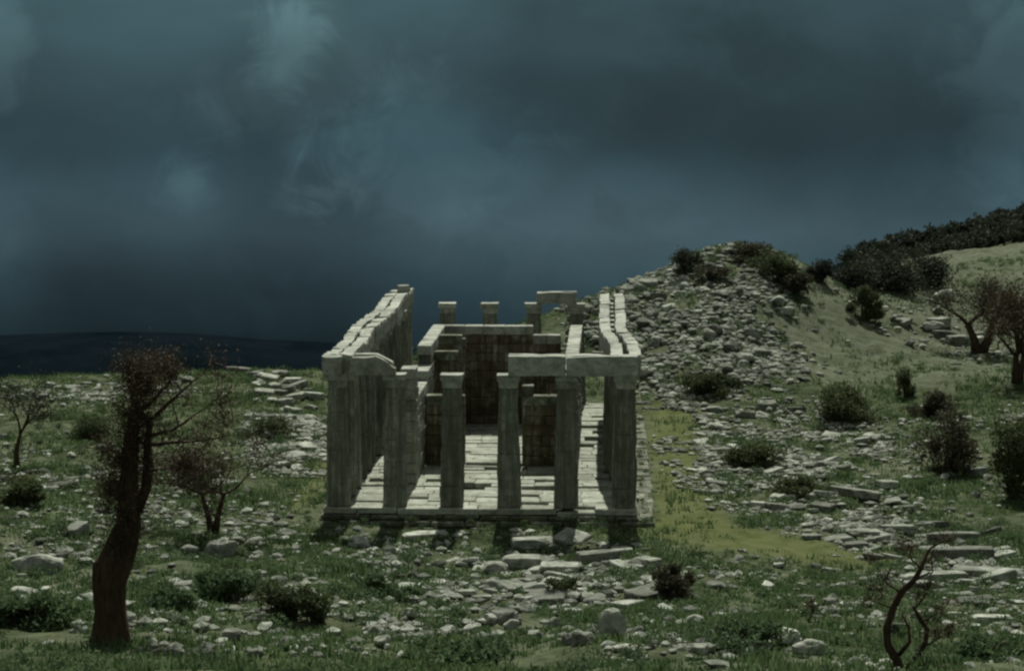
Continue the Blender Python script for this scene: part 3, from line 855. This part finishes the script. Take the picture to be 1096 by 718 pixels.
for a in [
 (905, 452, 62, 48, 'dark rounded shrub in the middle of the right slope', 'bush', .9),
 (1018, 505, 60, 80, 'tall ragged brownish shrub on the right slope left of the edge bush', 'olive_leaf', .8),
 (1082, 530, 62, 88, 'big dark bush cut off by the right edge halfway up the photo', 'bush', 1.0),
 (722, 645, 46, 52, 'upright dark bush standing right of the fallen slabs before the steps', 'olive_leaf', 1.0),
 (315, 662, 62, 46, 'domed green bush on the near grass left of the foreground boulders', 'bush', 1.2),
 (925, 342, 40, 38, 'dark green bush below the upper right outcrop stones', 'bush', .9),
 (968, 425, 18, 34, 'small narrow shrub alone on the dry slope', 'bush', .9),
 (876, 302, 26, 28, 'dark shrub in the saddle just right of the rocky mound', 'dark_leaf', 1.0),
 (830, 300, 52, 34, 'yellow-green bush on top of the rocky mound', 'bush', .8),
 (808, 282, 44, 24, 'brownish scrub bush on the right shoulder of the rocky mound top', 'olive_leaf', .8),
 (850, 312, 46, 26, 'low brownish bush where the mound meets the saddle', 'olive_leaf', .8),
 (765, 300, 30, 18, 'little brownish bush among the rocks near the mound top', 'olive_leaf', .7),
 (735, 292, 34, 30, 'dark wispy shrub on the skyline left of the mound top', 'dark_leaf', .5),
 (245, 640, 70, 34, 'wide low bush in the left foreground between trunk and domed bush', 'scrub', 1.2),
 (180, 655, 50, 36, 'low grey-green bush just right of the big dark trunk', 'scrub', 1.2),
 (40, 672, 84, 44, 'broad low bush at the lower left corner beside the big trunk', 'scrub', 1.2),
 (400, 640, 74, 26, 'flat spreading bush between the steps and the foreground boulders', 'scrub', 1.1),
 (20, 540, 58, 32, 'dark bush at the left edge below the thin tree', 'bush', 1.1),
 (95, 470, 40, 26, 'green bush on the left field behind the big trunk top', 'bush', 1.0),
 (285, 470, 46, 26, 'small bush just below the left rubble bank', 'bush', 1.0),
 (760, 425, 48, 34, 'dark bush at the foot of the rocky mound beside the temple corner', 'bush', .8),
 (800, 500, 64, 26, 'low green bush among ruin blocks right of the path', 'bush', .9),
 (790, 690, 90, 28, 'long low bush in front of the right foreground stones', 'scrub', 1.1),
 (600, 640, 36, 24, 'little dark bush at the near end of the fallen slabs', 'bush', 1.0),
 (1060, 705, 70, 30, 'low green bush in the lower right corner', 'scrub', 1.1),
 (495, 712, 120, 26, 'wide grassy bush at the bottom edge below the boulder line', 'scrub', 1.2),
 (860, 530, 50, 22, 'flat green bush near the long diagonal stone', 'bush', .9),
 (1000, 445, 40, 30, 'round bush above the tall brownish shrub', 'olive_leaf', .8),
]: shrub(a[0], a[1], a[2], a[3], a[4], a[5], SG, a[6])

def grow(mb, p, d, L, r, depth, rs, tips, spread=.6, up=.12, wob=.25, nkid=(2, 3)):
    n = 5; pts, rad = [p.copy()], [r]
    for i in range(n):
        d = (d + Vector((rs.uniform(-wob, wob), rs.uniform(-wob, wob), rs.uniform(-wob, wob) * .5 + up * .3))).normalized()
        p = p + d * L / n; pts.append(p.copy()); rad.append(r * (1 - .5 * (i + 1) / n))
    mb.tube(pts, rad, 7 if depth > 1 else 4, .3 if depth > 2 else 0)
    if depth <= 0: tips.append((pts[2].copy(), p.copy())); return
    for k in range(rs.randint(*nkid)):
        q = pts[-1] if k == 0 else pts[rs.randint(2, n)]
        e = (d + Vector((rs.uniform(-1, 1), rs.uniform(-1, 1), rs.uniform(-.5, .9))) * spread).normalized()
        grow(mb, q, e, L * rs.uniform(.6, .85), rad[-1] * (.9 if k == 0 else .65), depth - 1, rs, tips, spread, up, wob, nkid)
def finish_tree(root, mb, tips, mat, leaves, lsize, seed, spread=.35, twigs=3):
    rs = np.random.default_rng(seed); r2 = random.Random(seed)
    tk = mb.build('trunk', M['bark'], root, smooth=True)
    cen = []
    tw = []
    for a, b in tips:
        a, b = np.array(a), np.array(b)
        n = max(4, leaves // max(1, len(tips)))
        f = rs.random((n, 1)) * 1.2
        cen.append(a + (b - a) * f + rs.normal(0, spread, (n, 3)))
        for _ in range(twigs):
            e = b + rs.normal(0, spread * 1.3, 3); w = np.cross(e - a, rs.normal(size=3)); w = w / (np.linalg.norm(w) + 1e-9) * .018
            s0 = a + (b - a) * rs.random()
            tw += [s0 - w, s0 + w, e]
    t = leaf_tris(np.concatenate(cen), lsize, rs, 0, .5)
    if tw: t = np.concatenate([t, np.array(tw)])
    link('crown', tris_mesh('crown', t), root, M[mat])

# big dark tree, left foreground
def big_tree():
    p = hit(121, 690); rs = random.Random(5); root = empty('tree', p)
    tag(root, 'big dark gnarled tree with a crooked thick trunk and thin brown crown, left foreground', 'tree', 'trees')
    _, _, dep = project(p); k = dep / F
    def q(u, v, dy=0): return Vector(((u - 121) * k, dy, (690 - v) * k))
    mb = MB(); tips = []
    mb.tube([q(121, 712), q(120, 690), q(121, 660), q(120, 630), q(122, 604), q(131, 585), q(139, 562), q(141, 530), q(143, 500), q(145, 470), q(148, 445), q(150, 420)],
            [.7, .50, .44, .44, .42, .37, .32, .29, .26, .22, .16, .1], 18, .7)
    mb.tube([q(148, 548), q(157, 528, .3), q(160, 505, .4), q(159, 478, .3), q(163, 450, .3)], [.2, .17, .15, .12, .08], 8, .5)
    mb.tube([q(114, 624), q(109, 606, .1), q(112, 597, .15)], [.34, .26, .08], 9, .6)
    for (u, v), d, L, r in (((150, 422), (.15, 0, 1), .5, .12), ((150, 430), (-.7, .2, .6), .6, .09), ((163, 452), (.8, .1, .35), 1.25, .08), ((159, 478), (1, -.2, .1), 1.4, .07), ((140, 500), (-.8, -.3, .5), .4, .06), ((160, 470), (1, .3, .3), 1.5, .07),
                            ((152, 440), (.8, .2, .3), .9, .08), ((138, 530), (-.8, .5, .4), .35, .05), ((160, 505), (1, .3, -.05), .8, .06), ((146, 465), (-.5, -.8, .5), .5, .06), ((155, 445), (.3, .8, .5), .7, .06)):
        grow(mb, q(u, v), Vector(d).normalized(), L, r, 2, rs, tips, .8, .03, .32)
    for vv in range(405, 600, 5):                                    # twiggy growth clothing the upper trunk
        a = rs.uniform(0, 6.28); b = q(130 + (590 - vv) * .11, vv); o_ = Vector((math.cos(a) * .36, math.sin(a) * .36, rs.uniform(-.1, .2)))
        tips.append((b + o_ * .7, b + o_ * 1.35))
    finish_tree(root, mb, tips, 'brown_leaf', 16000, .085, 5, .27, 12)
big_tree()

def tree(u, v, hpx, wpx, label, stems, mat, leaves, seed, lsize=.14, depth=3, name='tree', tr=.13, sp=.75, spread=.35, group='trees', depthY=None, twigs=4, tfrac=.38):
    p = hit(u, v)
    if p is None: return
    _, _, dep = project(p); h = hpx * dep / F; w = wpx * dep / F
    root = empty(name, p); tag(root, label, 'tree', group); rs = random.Random(seed)
    mb = MB(); tips = []
    for dx in stems:
        base = Vector((dx * .3, 0, -.2)); d = Vector((dx, rs.uniform(-.2, .2), 1)).normalized()
        top = base + d * h * tfrac + Vector((rs.uniform(-.1, .1), 0, 0))
        mid = (base + top) / 2 + Vector((rs.uniform(-.15, .15), 0, 0))
        mb.tube([base, mid, top], [tr * 1.35, tr, tr * .75], 9, .4)
        for i in range(4):
            a = rs.uniform(0, 6.28); e = Vector((math.cos(a) * sp * w / h * 1.3, math.sin(a) * sp * w / h, .75)).normalized()
            grow(mb, top, e, h * .26, tr * .55, depth - 1, rs, tips, .7, .02, .25)
    finish_tree(root, mb, tips, mat, leaves, lsize, seed, spread, twigs)
tree(229, 572, 128, 170, 'low twin-stemmed tree with a wide thin brown crown, left of the temple', (-.22, .2), 'brown_leaf', 4200, 21, .13, 3, sp=1.0, spread=.34, twigs=8)
tree(18, 500, 108, 78, 'thin dark tree with open crown at the far left edge', (.1,), 'dark_leaf', 1700, 22, .14, 3, tr=.13, sp=.8, twigs=5)
tree(1048, 378, 92, 96, 'forked tree with an olive-brown crown on the upper right slope', (-.35, .38), 'olive_leaf', 4600, 23, .2, 3, tr=.3, sp=.85, spread=.5)
tree(1090, 410, 125, 70, 'brown leafy tree cut off by the right edge', (-.1, .15), 'brown_leaf', 5200, 24, .2, 3, tr=.24, sp=.7, spread=.5, tfrac=.25)
tree(905, 300, 42, 12, 'thin dark cypress-like tree upright on the saddle skyline', (0,), 'dark_leaf', 900, 25, .2, 2, tr=.12, sp=.12, spread=.22)
tree(957, 310, 38, 80, 'broad dark tree at the edge of the wood, left of the pale knoll', (-.2, .25), 'dark_leaf', 5200, 26, .28, 3, tr=.25, sp=1.0, spread=.7, tfrac=.2)
tree(992, 306, 34, 56, 'shorter dark tree against the wood beside the pale knoll', (.1,), 'dark_leaf', 3600, 27, .28, 3, tr=.22, sp=.9, spread=.6, tfrac=.2)
tree(915, 312, 36, 44, 'small dark tree in the saddle under the cypress-like tree', (.1,), 'dark_leaf', 2600, 28, .24, 3, tr=.18, sp=.9, spread=.5, tfrac=.2)
tree(728, 296, 36, 14, 'slender dark sapling on the skyline left of the rocky mound', (.05,), 'dark_leaf', 420, 29, .16, 2, tr=.07, sp=.2, spread=.2)

def sapling():
    p = hit(968, 714); root = empty('sapling', p); tag(root, 'twisted bare sapling with looping dark stems in the lower right foreground', 'sapling', 'saplings')
    _, _, dep = project(p); k = dep / F; rs = random.Random(9)
    def q(u, v, dy=0): return Vector(((u - 968) * k, dy, (714 - v) * k))
    mb = MB(); tips = []
    mb.tube([q(967, 730), q(960, 706), q(950, 690), q(948, 672), q(955, 650), q(963, 632), q(976, 620), q(984, 606), q(990, 590)], [.15, .12, .1, .095, .09, .085, .075, .065, .045], 9, .35)
    mb.tube([q(970, 728), q(980, 708, .2), q(992, 690, .3), q(994, 676, .3), q(986, 664, .2), q(978, 650, .3)], [.12, .1, .085, .07, .06, .04], 8, .35)
    mb.tube([q(962, 700), q(972, 684, -.2), q(970, 668, -.2), q(964, 655, -.1)], [.06, .05, .04, .03], 6, .3)
    for (u, v), d, L, r in (((990, 592), (.3, 0, 1), .5, .04), ((976, 620), (.9, .2, .4), .6, .04), ((963, 632), (-.8, .1, .5), .6, .04), ((955, 650), (-.9, -.2, .3), .5, .03), ((978, 650), (.4, .2, .8), .5, .035), ((990, 690), (1, 0, .4), .5, .03), ((984, 606), (-.5, .3, .8), .5, .035), ((986, 664), (.9, .3, .3), .5, .03)):
        grow(mb, q(u, v), Vector(d).normalized(), L, r, 2, rs, tips, .8, .05, .35)
    finish_tree(root, mb, tips, 'brown_leaf', 1300, .07, 9, .14, 9)
sapling()
tree(868, 668, 38, 22, 'small bare sapling on the grass left of the twisted one', (.15,), 'brown_leaf', 160, 30, .07, 2, name='sapling', tr=.035, sp=.4, spread=.12, group='saplings')

# far wood over the hill at the upper right, beyond the knoll: one mass
def wood():
    out = []
    rs = np.random.default_rng(3)
    n = 0
    while n < 620:
        x_ = rs.uniform(22, 95); y_ = rs.uniform(256, 352)
        u = CU + F * x_ / y_
        if u < 945 - (y_ - 256) * .3 or u > 1160: continue
        z_ = hz(x_, y_); h = rs.uniform(1.1, 2.6)
        c = clump_points(150, h * .75, h * .75, h * .55, rs, 6) + np.array([x_, y_, z_ + h * .5])
        out.append(leaf_tris(c, .42, rs, .3, .7)); n += 1
    return np.concatenate(out)
tag(link('woodland', tris_mesh('woodland', wood()), None, M['dark_leaf']), 'dark distant wood covering the hill at the upper right', 'woodland', kind='stuff')

# ------------------------------------------------------------------ sky and sun
AZ, EL = R(3.2), R(52)
w = bpy.data.worlds.new('World'); sc.world = w; w.use_nodes = True
nt = w.node_tree; bg = nt.nodes['Background']; bg.inputs[1].default_value = .1
sky = N(nt, 'ShaderNodeTexSky', sky_type='NISHITA'); sky.sun_disc = False; sky.sun_elevation = EL; sky.sun_rotation = AZ; sky.altitude = 1100
tc = N(nt, 'ShaderNodeTexCoord'); gen = tc.outputs['Generated']
mp = N(nt, 'ShaderNodeMapping'); mp.inputs['Scale'].default_value = (1, 1, 2.1); nt.links.new(gen, mp.inputs[0])
n1 = noise_tex(nt, mp.outputs[0], 6.5, 2.5, .45, .3)
n2 = noise_tex(nt, mp.outputs[0], 17, 3, .45, .2)
n3 = noise_tex(nt, gen, 42, 4, .6, .6)
def lin(c): return tuple(((x / 255 + .055) / 1.055) ** 2.4 if x > 10 else x / 255 / 12.92 for x in c)
sepz = N(nt, 'ShaderNodeSeparateXYZ'); nt.links.new(gen, sepz.inputs[0])
def elev(v): return ray(548, v).normalized().z
# cloud brightness by elevation: nearly black low over the valley, slate higher up, paler overhead
zf = N(nt, 'ShaderNodeMapRange'); zf.inputs[1].default_value = elev(420); zf.inputs[2].default_value = elev(0) + .3; nt.links.new(sepz.outputs[2], zf.inputs[0])
span = elev(0) + .3 - elev(420)
def pos(v): return (elev(v) - elev(420)) / span
base = ramp(nt, [(0, lin((17, 31, 38))), (pos(370), lin((26, 44, 51))), (pos(310), lin((38, 59, 68))), (pos(250), lin((52, 74, 84))), (pos(160), lin((41, 64, 74))), (pos(0), lin((49, 74, 82))), (1, lin((122, 132, 132)))], zf.outputs[0])
k1 = ramp(nt, [(.32, (.72, .73, .74)), (.5, (.97, .97, .97)), (.68, (1.3, 1.3, 1.3))], n1)
k2 = ramp(nt, [(.3, (.92, .92, .92)), (.5, (1, 1, 1)), (.7, (1.08, 1.08, 1.08))], n2)
cl = mixc(nt, 1.0, mixc(nt, 1.0, base, k1, 'MULTIPLY'), k2, 'MULTIPLY')
def blob(u, v, rpx, gain, stretch=1.0, soft=None):
    """a thinner or thicker place in the cloud deck, at its own direction in the sky"""
    global cl
    d = ray(u, v).normalized()
    sb = N(nt, 'ShaderNodeVectorMath', operation='SUBTRACT'); nt.links.new(gen, sb.inputs[0]); sb.inputs[1].default_value = d
    sc_ = N(nt, 'ShaderNodeVectorMath', operation='MULTIPLY'); nt.links.new(sb.outputs[0], sc_.inputs[0]); sc_.inputs[1].default_value = (1 / stretch, 1, 1)
    ln = N(nt, 'ShaderNodeVectorMath', operation='LENGTH'); nt.links.new(sc_.outputs[0], ln.inputs[0])
    wob = mathn(nt, 'MULTIPLY', mathn(nt, 'SUBTRACT', mathn(nt, 'ADD', mathn(nt, 'MULTIPLY', n2, .5), mathn(nt, 'MULTIPLY', n3, .5)), .5), (3.2 if gain > 1 else 1.0) * rpx / F)
    mr = N(nt, 'ShaderNodeMapRange', interpolation_type='SMOOTHERSTEP'); nt.links.new(mathn(nt, 'ADD', ln.outputs[1], wob), mr.inputs[0])
    mr.inputs[1].default_value = .12 * rpx / F; mr.inputs[2].default_value = rpx / F; mr.inputs[3].default_value = 1; mr.inputs[4].default_value = 0
    cl = mixc(nt, mr.outputs[0], cl, mixc(nt, 1.0, cl, (gain, gain * (.96 if gain > 1.2 else 1), gain * (.93 if gain > 1.2 else 1)), 'MULTIPLY'))
blob(330, 95, 120, 1.3, 1.3); blob(300, 60, 62, 1.75, .9); blob(205, 193, 48, 1.6, 1.2); blob(200, 205, 110, 1.2, 1.6); blob(460, 150, 110, 1.2, 1.8); blob(1090, 70, 150, 1.7, .7); blob(5, 60, 90, 1.5, .4); blob(10, 290, 90, 1.15, .5)
blob(170, 310, 200, .68, 1.7); blob(870, 150, 190, .72, 1.8); blob(660, 100, 190, .8, 1.8); blob(330, 140, 170, .86, 1.4); blob(620, 245, 190, 1.25, 1.9); blob(470, 150, 130, 1.12, 1.4); blob(620, 90, 170, .82, 1.6); blob(60, 390, 170, .75, 2.6)
scl = mixc(nt, 1.0, cl, (10.0, 9.25, 8.8), 'MULTIPLY')
fin = mixc(nt, .994, sky.outputs[0], scl)
# below the valley rim the Nishita sky is black; clouds fill in there
nt.links.new(fin, bg.inputs[0])

sd = bpy.data.lights.new('sun', 'SUN'); sd.energy = 4.3; sd.angle = R(.6); sd.color = (1, .98, .88)
so = bpy.data.objects.new('sun', sd); COL.objects.link(so)
so.rotation_euler = Vector((math.sin(AZ) * math.cos(EL), math.cos(AZ) * math.cos(EL), math.sin(EL))).to_track_quat('Z', 'Y').to_euler()

# ------------------------------------------------------------------ camera
cd = bpy.data.cameras.new('camera'); cam = bpy.data.objects.new('camera', cd); COL.objects.link(cam)
cam.location = (0, 0, H); cam.rotation_euler = (math.pi / 2 - PITCH, 0, 0)
cd.sensor_width = 36; cd.lens = F / 1096 * 36; cd.clip_start = .5; cd.clip_end = 20000
sc.camera = cam
vs = sc.view_settings; vs.view_transform = 'Standard'; vs.look = 'None'; vs.exposure = .35; vs.gamma = 1; vs.use_curve_mapping = False
sc.cycles.filter_width = 2.4
sc.cycles.max_bounces = 5
